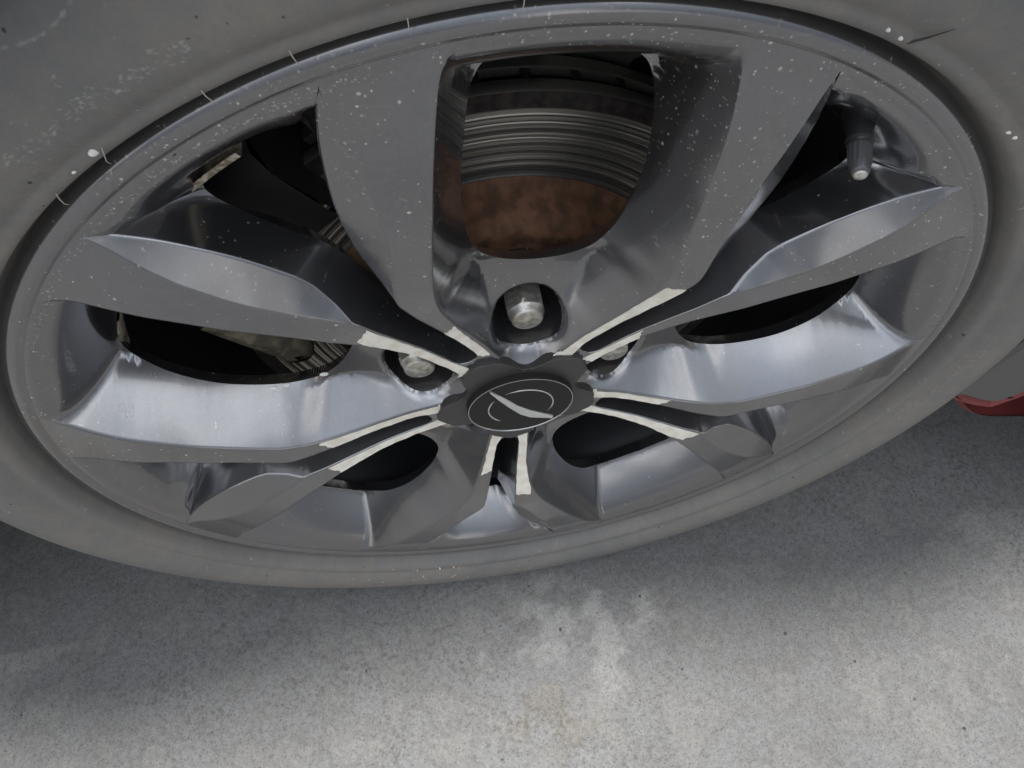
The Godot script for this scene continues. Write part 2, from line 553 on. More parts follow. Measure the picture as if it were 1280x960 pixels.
func build_car_body() -> void:
	var car := thing("car", "car standing on the wheel, grey trim and red lower edge showing behind the tyre", "car", Vector3(0, HUB_HEIGHT, 0))
	# unseen body side with a round wheel arch, flared to shade the ground
	var st := begin()
	var n := 72
	var outer := func(a: float) -> Vector2:
		var d := Vector2(cos(a), sin(a))
		var k := 1e9
		if d.x > 1e-6: k = minf(k, 2.9 / d.x)
		if d.x < -1e-6: k = minf(k, 0.85 / -d.x)
		if d.y > 1e-6: k = minf(k, 0.50 / d.y)
		return d * k
	var z_at := func(y: float, r: float) -> float:  # overhang and sill pushed out so less sky reaches the ground
		var side := smoothstep(0.37, 0.46, sqrt(maxf(r * r - y * y, 0.0)))
		return lerpf(lerpf(-0.012, 0.05, side), 0.06, smoothstep(0.0, 0.22, y)) + 0.012 * smoothstep(0.5, 0.365, r) * smoothstep(0.0, 0.2, y) - 0.10 * clampf((y - 0.2) / 0.3, 0, 1) ** 2
	for i in n:
		var a0 := lerpf(-0.28, PI + 0.34, float(i) / n)
		var a1 := lerpf(-0.28, PI + 0.34, float(i + 1) / n)
		var cols := 10
		for j in cols:
			var f0 := float(j) / cols
			var f1 := float(j + 1) / cols
			var q: Array = []
			for c in [[a0, f0], [a0, f1], [a1, f1], [a1, f0]]:
				var p: Vector2 = (Vector2(cos(c[0]), sin(c[0])) * 0.367).lerp(outer.call(c[0]), c[1] ** 1.5)
				p.y = maxf(p.y, -0.13)
				q.append(Vector3(p.x, p.y, z_at.call(p.y, p.length())))
			var out := Vector3(0, 0, 1)
			facing(st, [q[0], q[1], q[2]], [out, out, out], 0.52)
			facing(st, [q[0], q[2], q[3]], [out, out, out], 0.52)
	commit("unseen_side_panel", st, mats.body, car)
	# unseen top, ends and far side, closing the shell against light
	st = begin()
	quad(st, Vector3(-0.85, 0.50, -0.055), Vector3(2.9, 0.50, -0.055), Vector3(2.9, 0.58, -0.9), Vector3(-0.85, 0.58, -0.9), Vector3.UP)
	quad(st, Vector3(-0.85, 0.58, -0.9), Vector3(2.9, 0.58, -0.9), Vector3(2.9, 0.50, -1.7), Vector3(-0.85, 0.50, -1.7), Vector3.UP)
	quad(st, Vector3(-0.85, -0.13, -1.8), Vector3(-0.85, 0.5, -1.7), Vector3(2.9, 0.5, -1.7), Vector3(2.9, -0.13, -1.8), Vector3.FORWARD)
	quad(st, Vector3(-0.85, -0.13, 0), Vector3(-0.85, 0.5, -0.1), Vector3(-0.85, 0.5, -1.7), Vector3(-0.85, -0.13, -1.8), Vector3.LEFT)
	quad(st, Vector3(2.9, -0.13, 0), Vector3(2.9, 0.5, -0.1), Vector3(2.9, 0.5, -1.7), Vector3(2.9, -0.13, -1.8), Vector3.RIGHT)
	commit("unseen_bonnet", st, mats.body, car)
	# wheel well
	st = begin()
	for i in 40:
		var a0 := lerpf(-0.36, PI + 0.36, i / 40.0)
		var a1 := lerpf(-0.36, PI + 0.36, (i + 1) / 40.0)
		var p0 := Vector3(cos(a0), sin(a0), 0) * 0.37
		var p1 := Vector3(cos(a1), sin(a1), 0) * 0.37
		quad(st, p0 + Vector3(0, 0, z_at.call(p0.y, 0.367)), p0 + Vector3(0, 0, -0.3), p1 + Vector3(0, 0, -0.3), p1 + Vector3(0, 0, z_at.call(p1.y, 0.367)), -(p0 + p1).normalized())
		var fr := Vector3(0, 0, 1)
		facing(st, [p0 + Vector3(0, 0, -0.3), p1 + Vector3(0, 0, -0.3), Vector3(0, -0.1, -0.3)], [fr, fr, fr], 0.52)
	commit("wheel_arch_liner", st, mats.liner, car)
	st = begin()  # out of view; outer strips pushed outward to darken the ground beside the tyre
	var y := -0.131
	for b in [[-0.85, -0.46, 0.05, -1.8], [-0.46, -0.36, -0.012, -1.8], [0.36, 0.46, -0.012, -1.8], [0.46, 2.9, 0.05, -1.8], [-0.36, 0.36, -0.3, -1.8]]:
		quad(st, Vector3(b[0], y, b[2]), Vector3(b[1], y, b[2]), Vector3(b[1], y, b[3]), Vector3(b[0], y, b[3]), Vector3.DOWN)
	commit("unseen_underbody", st, mats.liner, car)
	# the corner that shows behind the tyre: grey trim and, below it, a red edge
	st = begin()
	plate(st, mm([Vector2(301, -104), Vector2(314, -110), Vector2(330, -121), Vector2(340, -127), Vector2(349, -130), Vector2(357, -126), Vector2(371, -117), Vector2(480, -80), Vector2(480, 40), Vector2(368, 40), Vector2(340, -8), Vector2(318, -62)], 1), -0.05, -0.01, 0.003)
	commit("arch_trim", st, mats.trim, car)
	st = begin()
	plate(st, mm([Vector2(303, -104), Vector2(316, -114), Vector2(335, -127), Vector2(351, -136), Vector2(359, -131), Vector2(374, -122), Vector2(480, -85), Vector2(480, -195), Vector2(403, -176), Vector2(358, -161), Vector2(347, -155), Vector2(336, -146), Vector2(326, -135), Vector2(316, -122)], 1), -0.06, -0.0115, 0.004)
	var red := commit("lower_edge", st, mats.red, car)
	red.set_meta("label", "red lower edge of the bodywork below the grey trim")

func mm(pts: Array, _k := 1) -> PackedVector2Array:
	var out := PackedVector2Array()
	for p in pts:
		out.append(p * 0.001)
	return out

# ------------------------------------------------------------------ wheel
var F0: PackedVector2Array      # edge of the slot on the face, in the slot's axes
var F1: PackedVector2Array      # ridge below the facet
var FB: PackedVector2Array      # top edge of the slot's inner wall: face edge near the hub, then the ridge
var F2: PackedVector2Array      # the hole at the bottom of the slot
var F2X: PackedVector2Array     # its side carried on outwards
var P0: PackedVector2Array      # edge of the window on the face, in the window's axes
var P1X: PackedVector2Array
var HH: PackedVector2Array      # the hole at the bottom of the window
var P0_area: PackedVector2Array
var P1_area: PackedVector2Array
var F0_area: PackedVector2Array
var F1_area: PackedVector2Array
var HOLE_W: PackedVector2Array
var HOLE_S: PackedVector2Array

const ZR := [28, 45, 60, 80, 100, 115, 130, 170, 200, 212, 224, 231, 236]
const ZH := [-4.0, -4.0, -3.4, -0.9, 3.0, 6.0, 7.9, 7.5, 4.8, 2.4, -0.9, -2.4, -2.8]
const OUT_R := 235.0

func face_z(r: float) -> float:
	return smooth_interp(r, ZR, ZH)

func to_window(p: Vector2) -> Vector2:
	return Vector2(p.x * C36 + p.y * S36, p.x * S36 - p.y * C36)

func to_slot(w: Vector2) -> Vector2:
	return Vector2(w.x * C36 + w.y * S36, w.x * S36 - w.y * C36)

func ridge_z(u: float) -> float:
	return interp(u, [128, 129.2, 140, 152, 162, 184, 206, 221, 231], [9.0, 7.8, 2.6, -1.0, -2.0, -3.0, -4.2, -4.5, -3.0])

func shape_z(p: Vector2) -> float:
	var r := p.length()
	var zf := face_z(r)
	var w := to_window(p)
	if Geometry2D.is_point_in_polygon(w, P0_area):
		var d0 := poly_dist(w, P0)
		var d1 := poly_dist(w, P1X)
		var t := 1.0 if Geometry2D.is_point_in_polygon(w, P1_area) else d0 / maxf(d0 + d1, 1e-6)
		var lx := [80, 100, 120, 140, 160, 180, 200, 220]
		var lz := [-28.5, -24.6, -22.3, -22.0, -23.2, -28.0, -38.0, -52.0]
		var low := (interp(w.x - 9, lx, lz) + interp(w.x - 3, lx, lz) + interp(w.x + 3, lx, lz) + interp(w.x + 9, lx, lz)) * 0.25
		# a rounded brow at the edge, a straight wall, a rounded foot
		var s := t * (0.82 + 0.18 * t)
		var zs := lerpf(zf, low, s)
		if w.x < 112.0:
			var steep := lerpf(zf, low, clampf(d0 / 17.0, 0.0, 1.0))
			var boss := interp(w.x, [30, 34, 38, 56, 75, 88, 100], [-4.5, -8.0, -10.5, -16.8, -24.0, -28.0, -30.0])
			zs = lerpf(smax(minf(steep, zs), boss, 5.0), zs, smoothstep(94.0, 112.0, w.x))
		var x := clampf((OUT_R - 0.5 - r) / 33.0, 0, 1)
		var zo := -3.0 - 35.0 * pow(x, 1.8)
		var z := smax(zs, zo, 8.0)
		return minf(z, maxf(zf, -3.0))
	if Geometry2D.is_point_in_polygon(p, F0_area):
		var facet := p.x > 129.0 and not Geometry2D.is_point_in_polygon(p, F1_area)
		if facet:
			var a := poly_dist(p, F0)
			var b := poly_dist(p, F1)
			return lerpf(zf, ridge_z(p.x), a / maxf(a + b, 1e-6))
		return minf(zf, ridge_z(p.x))
	return zf

func make_contours() -> void:
	var W := func(l: Array) -> Array:
		var o: Array = []
		for i in range(0, l.size(), 2):
			o.append(Vector2(l[i], l[i + 1]))
		return o
	F0 = curve(W.call([50, 0, 50.8, 3.6, 53.5, 5.8, 58, 6.6, 75, 7.3, 95, 8.3, 112, 9.3, 121, 10, 129, 11.2, 141, 18.5, 155, 27.2, 166, 33, 178, 39, 198, 46.5, 215, 51.6, 224, 54, 227.9, 55.2]), 1.3)
	F1 = curve(W.call([129, 11.2, 140, 11.6, 151, 12.6, 156, 13.4, 162, 15, 184, 23.8, 206, 36.5, 221, 48, 227.9, 55.2]), 1.3)
	FB = PackedVector2Array()
	for p in F0:
		if p.x <= 128.9:
			FB.append(p)
	FB.append_array(F1)
	F2 = curve(W.call([53, 0, 53.4, 2, 55, 3.6, 60, 4, 100, 4, 147, 4.9, 156, 7.5, 165, 12.5, 180, 20.5, 192, 25, 198, 25.6, 202, 23, 204.5, 16, 205.5, 8, 206, 0]), 1.3)
	F2X = curve(W.call([53, 0, 53.4, 2, 55, 3.6, 60, 4, 100, 4, 147, 4.9, 156, 7.5, 165, 12.5, 180, 20.5, 192, 25.6, 210, 34, 240, 46]), 2.0)
	P0 = curve(W.call([30.2, 0, 30.8, 4, 33, 9, 38, 14, 45, 18.7, 52, 23, 60, 28, 68, 33, 77, 38, 90, 44.3, 98, 47.6, 107, 50.2, 120, 52.3, 140, 53.4, 160, 53.8, 180, 54, 200, 53.6, 215, 52.5, 227, 50.5, 229, 50]), 1.3)
	P1X = curve(W.call([92, 0, 92.6, 8, 95, 17, 101, 26, 110, 31, 121, 34.5, 146, 38, 172, 37.5, 200, 35, 240, 31]), 2.0)
	HH = curve(W.call([92, 0, 92.6, 8, 95, 17, 101, 26, 110, 31, 121, 34.5, 146, 38, 172, 37.5, 186, 36, 195, 32.5, 199.5, 26, 201, 16, 201.6, 7, 202, 0]), 1.3)
	# closed areas
	P1_area = P1X.duplicate()
	P1_area.append(Vector2(240, -1))
	P1_area.append(Vector2(92, -1))
	P0_area = P0.duplicate()
	var a_end := atan2(P0[-1].y, P0[-1].x)
	for k in 41:
		var a := lerpf(a_end * 0.98, 0, k / 40.0)
		P0_area.append(Vector2(cos(a), sin(a)) * (OUT_R - 0.5))
	P0_area.append(Vector2(OUT_R - 0.5, -1))
	P0_area.append(Vector2(30.2, -1))
	F0_area = F0.duplicate()
	F1_area = FB.duplicate()
	var b_end := atan2(F0[-1].y, F0[-1].x)
	for k in 61:
		var a := lerpf(b_end * 0.998, 0, k / 60.0)
		F0_area.append(Vector2(cos(a), sin(a)) * (OUT_R - 0.5))
		F1_area.append(Vector2(cos(a), sin(a)) * (OUT_R - 0.5))
	for arr in [F0_area, F1_area]:
		arr.append(Vector2(OUT_R - 0.5, -1))
		arr.append(Vector2(50, -1))
	HOLE_W = HH.duplicate()
	HOLE_W.append(Vector2(202, -1))
	HOLE_W.append(Vector2(92, -1))
	HOLE_S = F2.duplicate()
	HOLE_S.append(Vector2(206, -1))
	HOLE_S.append(Vector2(53, -1))

var half_p: PackedVector2Array
var half_z: PackedFloat32Array
var half_n: PackedVector3Array
var half_t: PackedInt32Array
const POCKET := 17.6

# The slot's inside as two lofts: the steep side wall, and the sloping outer wall that rises to the lip.
var wall_n := {}
var slot_lofts: Array = []

func along(poly: PackedVector2Array, from: float, to: float, n: int) -> Array:
	var total := [0.0]
	for i in poly.size() - 1:
		total.append(total[i] + poly[i].distance_to(poly[i + 1]))
	var out: Array = []
	var at := 0
	for k in n + 1:
		var d: float = lerpf(from, to, float(k) / n)
		while at < poly.size() - 2 and total[at + 1] < d:
			at += 1
		while at > 0 and total[at] > d:
			at -= 1
		out.append(poly[at].lerp(poly[at + 1], clampf((d - total[at]) / maxf(total[at + 1] - total[at], 1e-6), 0, 1)))
	return out

func length_to(poly: PackedVector2Array, p: Vector2) -> float:
	var total := 0.0
	var best := 0.0
	var near := 1e9
	for i in poly.size():
		if i > 0:
			total += poly[i].distance_to(poly[i - 1])
		if poly[i].distance_to(p) < near:
			near = poly[i].distance_to(p)
			best = total
	return best

func loft_normals(g: Array, flip := false) -> Array:
	var out: Array = []
	for i in g.size():
		var line: Array = []
		for j in g[0].size():
			var du: Vector3 = g[mini(i + 1, g.size() - 1)][j] - g[maxi(i - 1, 0)][j]
			var dv: Vector3 = g[i][mini(j + 1, g[0].size() - 1)] - g[i][maxi(j - 1, 0)]
			var n := du.cross(dv).normalized()
			# it faces into the opening
			var inw: Vector3 = (g[i][0] - g[i][-1]) if flip else Vector3(du.y, -du.x, 0)
			line.append(n if n.x * inw.x + n.y * inw.y >= 0.0 else -n)
		out.append(line)
	return out

func make_slot_lofts() -> void:
	var vtip := Vector2(221, 48)
	var corner := Vector2(198, 25.6)
	# the top edge point by point, each with a partner on the hole's edge
	var tops: Array = []
	var feet: Array = []
	var marks_t := [0.0, length_to(FB, Vector2(58, 6.6)), length_to(FB, Vector2(129, 11.2)), length_to(FB, vtip)]
	var marks_f := [0.0, length_to(F2, Vector2(60, 4)), length_to(F2, Vector2(127, 4.5)), length_to(F2, corner)]
	for i in FB.size():
		var d := length_to(FB, FB[i])
		if d > marks_t[3] + 0.01:
			break
		tops.append(FB[i])
		feet.append(along(F2, interp(d, marks_t, marks_f), interp(d, marks_t, marks_f), 1)[0])
	var ts := [0.0, 0.035, 0.08, 0.16, 0.28, 0.42, 0.56, 0.7, 0.84, 0.94, 1.0]
	var g: Array = []
	for i in tops.size():
		var a: Vector2 = tops[i]
		var b: Vector2 = feet[i]
		var za := minf(face_z(a.length()), ridge_z(a.x))
		var zb := interp(b.x, [50, 150, 165, 180, 200], [-21.0, -20.5, -22.5, -26.0, -30.0])
		var line: Array = []
		for t in ts:
			var p := a.lerp(b, t)
			line.append(Vector3(p.x, p.y, lerpf(za, zb, 1.0 - pow(1.0 - t, 1.18))))
		g.append(line)
	var n := loft_normals(g)
	for i in tops.size():
		n[i][0] = n[i][1]
		wall_n[Vector2i(roundi(tops[i].x * 50.0), roundi(tops[i].y * 50.0))] = n[i][1]
	slot_lofts.append([g, n, tops])
	# outer wall: columns from the crease round to the slot's middle
	var tip: Vector2 = F0[-1]
	var cols := 40
	var bottom := along(F2, length_to(F2, corner), length_to(F2, F2[-1]), cols)
	var rows := 16
	var h: Array = []
	var a0 := atan2(tip.y, tip.x)
	for i in cols + 1:
		var f := float(i) / cols
		var a := lerpf(a0, 0.0, f)
		var top := Vector2(cos(a), sin(a)) * (OUT_R - 0.5)
		var b: Vector2 = bottom[i]
		var k := 2.1
		var deep := lerpf(-30.0, -39.0, smoothstep(0.0, 0.6, f))
		var line: Array = []
		for r in rows + 1:
			var t := float(r) / rows
			var p := b.lerp(top, t)
			if i == 0:
				p = b.lerp(vtip, t / 0.75) if t < 0.75 else vtip.lerp(tip, (t - 0.75) / 0.25)
			var z := lerpf(deep, face_z(top.length()), 1.0 - pow(1.0 - t, k))
			var edge := lerpf(ridge_z(221.0), -30.0, 1.0 - pow(minf(t / 0.75, 1.0), 1.18)) if t < 0.75 else lerpf(ridge_z(221.0), face_z(top.length()), (t - 0.75) / 0.25)
			line.append(Vector3(p.x, p.y, lerpf(edge, z, smoothstep(0.0, 0.2, f))))
		h.append(line)
	slot_lofts.append([h, loft_normals(h, true), []])

func make_half_sector() -> void:
	make_slot_lofts()
	var pts := PackedVector2Array()
	var cells := {}
	var add := func(p: Vector2, gap: float) -> bool:
		var c := Vector2i(int(floor(p.x)), int(floor(p.y)))
		var g := int(ceil(gap))
		for dx in range(-g, g + 1):
			for dy in range(-g, g + 1):
				var k := c + Vector2i(dx, dy)
				if cells.has(k):
					for q in cells[k]:
						if q.distance_to(p) < gap:
							return false
		if not cells.has(c):
			cells[c] = []
		cells[c].append(p)
		pts.append(p)
		return true
	for k in 145:
		var a := deg_to_rad(36.0 * k / 144.0)
		add.call(Vector2(cos(a), sin(a)) * 236.2, 0.4)
		add.call(Vector2(cos(a), sin(a)) * (OUT_R - 0.5), 0.4)
		if k % 8 == 0:
			add.call(Vector2(cos(a), sin(a)) * 28.0, 0.4)
	for p in F0: add.call(p, 0.5)
	for p in F1: add.call(p, 0.5)
	for p in P0: add.call(to_slot(p), 0.5)
	for p in HH: add.call(to_slot(p), 0.5)
	for band in [[F0, 1.0, false], [F1, 1.0, false], [F0, -1.0, false], [P0, 0.9, true], [P0, -0.9, true]]:
		var line: PackedVector2Array = band[0]
		for i in range(1, line.size() - 1):
			var tn := (line[i + 1] - line[i - 1]).normalized()
			var p := line[i] + Vector2(-tn.y, tn.x) * float(band[1])
			if p.length() > OUT_R - 1.5 or p.y < 0.5:
				continue
			if band[2]:
				if p.x > 32.0:
					add.call(to_slot(p), 0.6)
			elif not Geometry2D.is_point_in_polygon(p, F1_area):
				add.call(p, 0.6)
	for row in [[P0, P1X, true, 9]]:
		var top: PackedVector2Array = row[0]
		var foot: PackedVector2Array = row[1]
		for i in range(0, top.size(), 1):
			var a := top[i]
			var best := foot[0]
			for f in foot:
				if f.distance_squared_to(a) < best.distance_squared_to(a):
					best = f
			if row[2] and (a.x < 66.0):
				continue
			for j in range(1, row[3]):
				var f: float = float(j) / float(row[3])
				if j == 1:
					f *= 0.75
				var p := a.lerp(best, f)
				if p.length() > OUT_R - 2.0 or p.y < 0.3:
					continue
				if row[2]:
					if not Geometry2D.is_point_in_polygon(p, HOLE_W):
						add.call(to_slot(p), 0.55)
	for ring in [[POCKET, 40], [POCKET + 0.7, 40], [POCKET + 1.5, 42], [POCKET + 2.8, 46]]:
		for k in ring[1] + 1:
			var a: float = PI * k / ring[1]
			add.call(to_slot(Vector2(56 + cos(a) * ring[0], absf(sin(a)) * ring[0])), 0.45)
	var u := 28.0
	while u < 236.0:
		if u < 50.0:
			add.call(Vector2(u, 0), 0.7)
		if (u < 92.0 and absf(u - 56.0) > POCKET + 0.5) or u > 202.0:
			add.call(to_slot(Vector2(u, 0)), 0.7)
		u += 1.3
	var step := 1.55
	var y := 0.0
	var row := 0
	while y < 142.0:
		var x := 22.0 + (step * 0.5 if row % 2 else 0.0)
		while x < 237.0:
			var p := Vector2(x + rng.randf_range(-.12, .12), y + rng.randf_range(-.12, .12))
			x += step
			var r := p.length()
			if r < 28.6 or r > 235.4:
				continue
			var w := to_window(p)
			if p.y < 0.6 or w.y < 0.6:
				continue
			if Geometry2D.is_point_in_polygon(w, HOLE_W) or Geometry2D.is_point_in_polygon(p, F1_area) or w.distance_to(Vector2(56, 0)) < POCKET + 0.6:
				continue
			add.call(p, 0.95)
		y += step * 0.866
		row += 1
	half_p = pts
	half_z.resize(pts.size())
	for i in pts.size():
		var w := to_window(pts[i])
		half_z[i] = shape_z(pts[i])
		if pts[i].x > 128.9 and pts[i].y < 60.0 and poly_dist(pts[i], FB) < 0.02:
			half_z[i] = minf(face_z(pts[i].length()), ridge_z(pts[i].x))
		var rim_d := w.distance_to(Vector2(56, 0)) - POCKET
		if rim_d < 2.8:      # the bore's rounded lip
			half_z[i] -= 2.4 * pow(1.0 - maxf(rim_d, 0.0) / 2.8, 2.0)
	var flat := pts.duplicate()
	for i in flat.size():
		var bulge := 0.25 * (1.0 - pow((pts[i].length() - 132.0) / 110.0, 2.0))
		if absf(pts[i].y) < 0.01:
			flat[i].y -= bulge
		if absf(to_window(pts[i]).y) < 0.01:
			flat[i] += Vector2(-S36, C36) * bulge
	var tri := Geometry2D.triangulate_delaunay(flat)
	half_t = PackedInt32Array()
	half_n.resize(pts.size())
	for t in range(0, tri.size(), 3):
		var a := pts[tri[t]]
		var b := pts[tri[t + 1]]
		var c := pts[tri[t + 2]]
		var m := (a + b + c) / 3.0
		var w := to_window(m)
		if m.length() < 27.6 or m.y < 0.001 or w.y < 0.001:
			continue
		if Geometry2D.is_point_in_polygon(w, HOLE_W) or Geometry2D.is_point_in_polygon(m, F1_area) or w.distance_to(Vector2(56, 0)) < POCKET - 0.05:
			continue
		var ids := [tri[t], tri[t + 1], tri[t + 2]]
		if (b - a).cross(c - a) > 0:      # clockwise seen from the front
			ids = [ids[0], ids[2], ids[1]]
		half_t.append_array(PackedInt32Array(ids))
		var A := Vector3(a.x, a.y, half_z[tri[t]])
		var B := Vector3(b.x, b.y, half_z[tri[t + 1]])
		var C := Vector3(c.x, c.y, half_z[tri[t + 2]])
		var n := (B - A).cross(C - A)
		if n.z < 0:
			n = -n
		n = n.normalized()
		var cs := [A, B, C]
		for k in 3:
			var e0: Vector3 = (cs[(k + 1) % 3] - cs[k]).normalized()
			var e1: Vector3 = (cs[(k + 2) % 3] - cs[k]).normalized()
			half_n[tri[t + k]] += n * acos(clampf(e0.dot(e1), -1.0, 1.0))
	var seam := Vector3(S36, -C36, 0)
	for i in pts.size():
		var n := half_n[i]
		if absf(pts[i].y) < 0.01:
			n.y = 0
		if absf(to_window(pts[i]).y) < 0.01:
			n -= seam * n.dot(seam)
		n = n.normalized()
		var q := pts[i]
		var key := Vector2i(roundi(q.x * 50.0), roundi(q.y * 50.0))
		if wall_n.has(key):
			n = (n + wall_n[key]).normalized()
			wall_n[key] = n
		var wq := to_window(q)
		if Geometry2D.is_point_in_polygon(wq, P0_area) and q.length() < OUT_R - 2.5 and wq.y > 1.0:
			if poly_dist(wq, P0) > 1.5 and wq.distance_to(Vector2(56, 0)) > POCKET + 3.2:
				var e := 0.5
				# beside the hole the slope is read a little way up the wall
				if poly_dist(wq, HH) < 1.0:
					var up := wq
					var near := 1e9
					for pp in P0:
						if pp.distance_to(wq) < near:
							near = pp.distance_to(wq)
							up = pp
					q = to_slot(wq + (up - wq).normalized() * 1.4)
				var zx := (shape_z(q + Vector2(e, 0)) - shape_z(q - Vector2(e, 0))) / (2.0 * e)
				var zy := (shape_z(q + Vector2(0, e)) - shape_z(q - Vector2(0, e))) / (2.0 * e)
				n = Vector3(-zx, -zy, 1).normalized()
		half_n[i] = n

func turned(p: Vector2, z: float, mirror: float, ca: float, sa: float) -> Vector3:
	var y := p.y * mirror
	return Vector3(p.x * ca - y * sa, p.x * sa + y * ca, z) * 0.001

func spoke_mesh(deg: float) -> SurfaceTool:
	var st := begin()
	var ca := cos(deg_to_rad(deg))
	var sa := sin(deg_to_rad(deg))
	for mirror in [1.0, -1.0]:
		for t in range(0, half_t.size(), 3):
			for k in ([0, 1, 2] if mirror > 0 else [0, 2, 1]):
				var i := half_t[t + k]
				var n := half_n[i]
				var p := turned(half_p[i], half_z[i], mirror, ca, sa)
				st.set_normal(turned(Vector2(n.x, n.y), n.z, mirror, ca, sa) * 1000.0)
				st.set_uv(wheel_uv(p, 0.52))
				st.add_vertex(p)
		for lf in slot_lofts:
			var g: Array = lf[0]
			var gn: Array = lf[1]
			for i in g.size() - 1:
				for j in g[0].size() - 1:
					var ps: Array = []
					var ns: Array = []
					for c in [[i, j], [i + 1, j], [i + 1, j + 1], [i, j + 1]]:
						var v: Vector3 = g[c[0]][c[1]]
						var w: Vector3 = gn[c[0]][c[1]]
						if c[1] == 0 and lf[2].size() > 0:
							w = wall_n[Vector2i(roundi(v.x * 50.0), roundi(v.y * 50.0))]
						if absf(v.y) < 0.01:
							w.y = 0.0
						ps.append(turned(Vector2(v.x, v.y), v.z, mirror, ca, sa))
						ns.append(turned(Vector2(w.x, w.y), w.z, mirror, ca, sa) * 1000.0)
					facing(st, [ps[0], ps[1], ps[2]], [ns[0], ns[1], ns[2]], 0.52)
					facing(st, [ps[0], ps[2], ps[3]], [ns[0], ns[2], ns[3]], 0.52)
		# thickness round the holes
		for hole in [F2, HH]:
			for i in hole.size() - 1:
				var a: Vector2 = hole[i]
				var b: Vector2 = hole[i + 1]
				var d := (b - a).normalized()
				var nn := Vector2(d.y, -d.x)
				if hole == HH:
					a = to_slot(a)
					b = to_slot(b)
					nn = to_slot(nn)
				var za := shape_z(a)
				var zb := shape_z(b)
				if hole == F2:
					za = interp(a.x, [50, 150, 165, 180, 199, 206], [-21.0, -20.5, -22.5, -26.0, -30.0, -39.0])
					zb = interp(b.x, [50, 150, 165, 180, 199, 206], [-21.0, -20.5, -22.5, -26.0, -30.0, -39.0])
				var drop := 9.0
				var N := turned(nn, -0.4, mirror, ca, sa) * 1000.0
				quad(st, turned(a, za, mirror, ca, sa), turned(b, zb, mirror, ca, sa), turned(b - nn * 5.0, zb - drop, mirror, ca, sa), turned(a - nn * 5.0, za - drop, mirror, ca, sa), N)
		# the bore that the nut sits in
		var m := 40
		for k in m:
			var a0 := PI * k / m
			var a1 := PI * (k + 1) / m
			var e0 := Vector2(cos(a0), sin(a0))
			var e1 := Vector2(cos(a1), sin(a1))
			var c := Vector2(56, 0)
			var t0 := to_slot(c + e0 * POCKET)
			var t1 := to_slot(c + e1 * POCKET)
			var l0 := to_slot(c + e0 * (POCKET - 1.6))
			var l1 := to_slot(c + e1 * (POCKET - 1.6))
			var z0 := shape_z(t0) - 2.4
			var z1 := shape_z(t1) - 2.4
			var pts := [turned(t0, z0, mirror, ca, sa), turned(l0, -50, mirror, ca, sa), turned(l1, -50, mirror, ca, sa), turned(t1, z1, mirror, ca, sa)]
			var n0 := turned(to_slot(-e0), 0.1, mirror, ca, sa) * 1000.0
			var n1 := turned(to_slot(-e1), 0.1, mirror, ca, sa) * 1000.0
			var ns := [n0, n0, n1, n1]
			facing(st, [pts[0], pts[1], pts[2]], [ns[0], ns[1], ns[2]], 0.52)
			facing(st, [pts[0], pts[2], pts[3]], [ns[0], ns[2], ns[3]], 0.52)
			var cc := turned(to_slot(c), -50, mirror, ca, sa)
			var fr := Vector3(0, 0, 1)
			facing(st, [cc, pts[1], pts[2]], [fr, fr, fr], 0.52)
	return st

func groove_half(u: float) -> float:
	return interp(u, [42, 50, 58, 75, 95, 112, 121, 129, 135], [3.0, 4.8, 6.6, 7.3, 8.3, 9.3, 10.0, 11.2, 14.5])

func window_edge_in_slot(u: float) -> float:
	# the slot-side v where the arm's face ends at the window
	var lo := 5.0
	var hi := 60.0
	for k in 22:
		var mid := (lo + hi) * 0.5
		if Geometry2D.is_point_in_polygon(to_window(Vector2(u, mid)), P0_area):
			hi = mid
		else:
			lo = mid
	return lo

func tape_strip(deg: float, mirror: float, u0: float, u1: float, width: float, slant0: float, slant1: float, seed_: int) -> SurfaceTool:
	var st := begin()
	var ca := cos(deg_to_rad(deg))
	var sa := sin(deg_to_rad(deg))
	var r := RandomNumberGenerator.new()
	r.seed = seed_
	var rows := 36
	var cols := 6
	var g: Array = []
	var rag0: Array = []
	var rag1: Array = []
	for j in cols + 1:
		rag0.append(r.randf_range(-0.8, 0.8))
		rag1.append(r.randf_range(-0.9, 0.9))
	var wob := FastNoiseLite.new()
	wob.seed = seed_
	wob.frequency = 0.09
	for i in rows + 1:
		var line: Array = []
		for j in cols + 1:
			var f := float(j) / cols
			var a: float = u0 + slant0 * (f - 0.5) + rag0[j]
			var b: float = u1 + slant1 * (f - 0.5) + rag1[j]
			var u := lerpf(a, b, float(i) / rows)
			var va := groove_half(u) + 0.45 + wob.get_noise_1d(u) * 0.5
			var vb := minf(window_edge_in_slot(u) - 0.4, va + width) + wob.get_noise_1d(u + 300) * 0.6
			var v := lerpf(va, maxf(vb, va + 1.5), f)
			var p := Vector2(u, v)
			line.append([p, face_z(p.length()) + 0.35 + maxf(0, wob.get_noise_2d(u * 3, v * 3)) * 0.35])
		g.append(line)
	var V := func(i: int, j: int) -> Vector3:
		var edge := 0.0
		var ii := clampi(i, 0, rows)
		var jj := clampi(j, 0, cols)
		if ii != i or jj != j:
			edge = -0.75
		return turned(g[ii][jj][0], g[ii][jj][1] + edge, mirror, ca, sa)
	for i in range(-1, rows + 1):
		for j in range(-1, cols + 1):
			var p := [V.call(i, j), V.call(i + 1, j), V.call(i + 1, j + 1), V.call(i, j + 1)]
			for k in ([0, 2, 1, 0, 3, 2] if mirror > 0 else [0, 1, 2, 0, 2, 3]):
				st.set_uv(wheel_uv(p[k], 0.52))
				st.set_smooth_group(0 if i >= 0 and i < rows and j >= 0 and j < cols else 1)
				st.add_vertex(p[k])
	st.generate_normals()
	return st

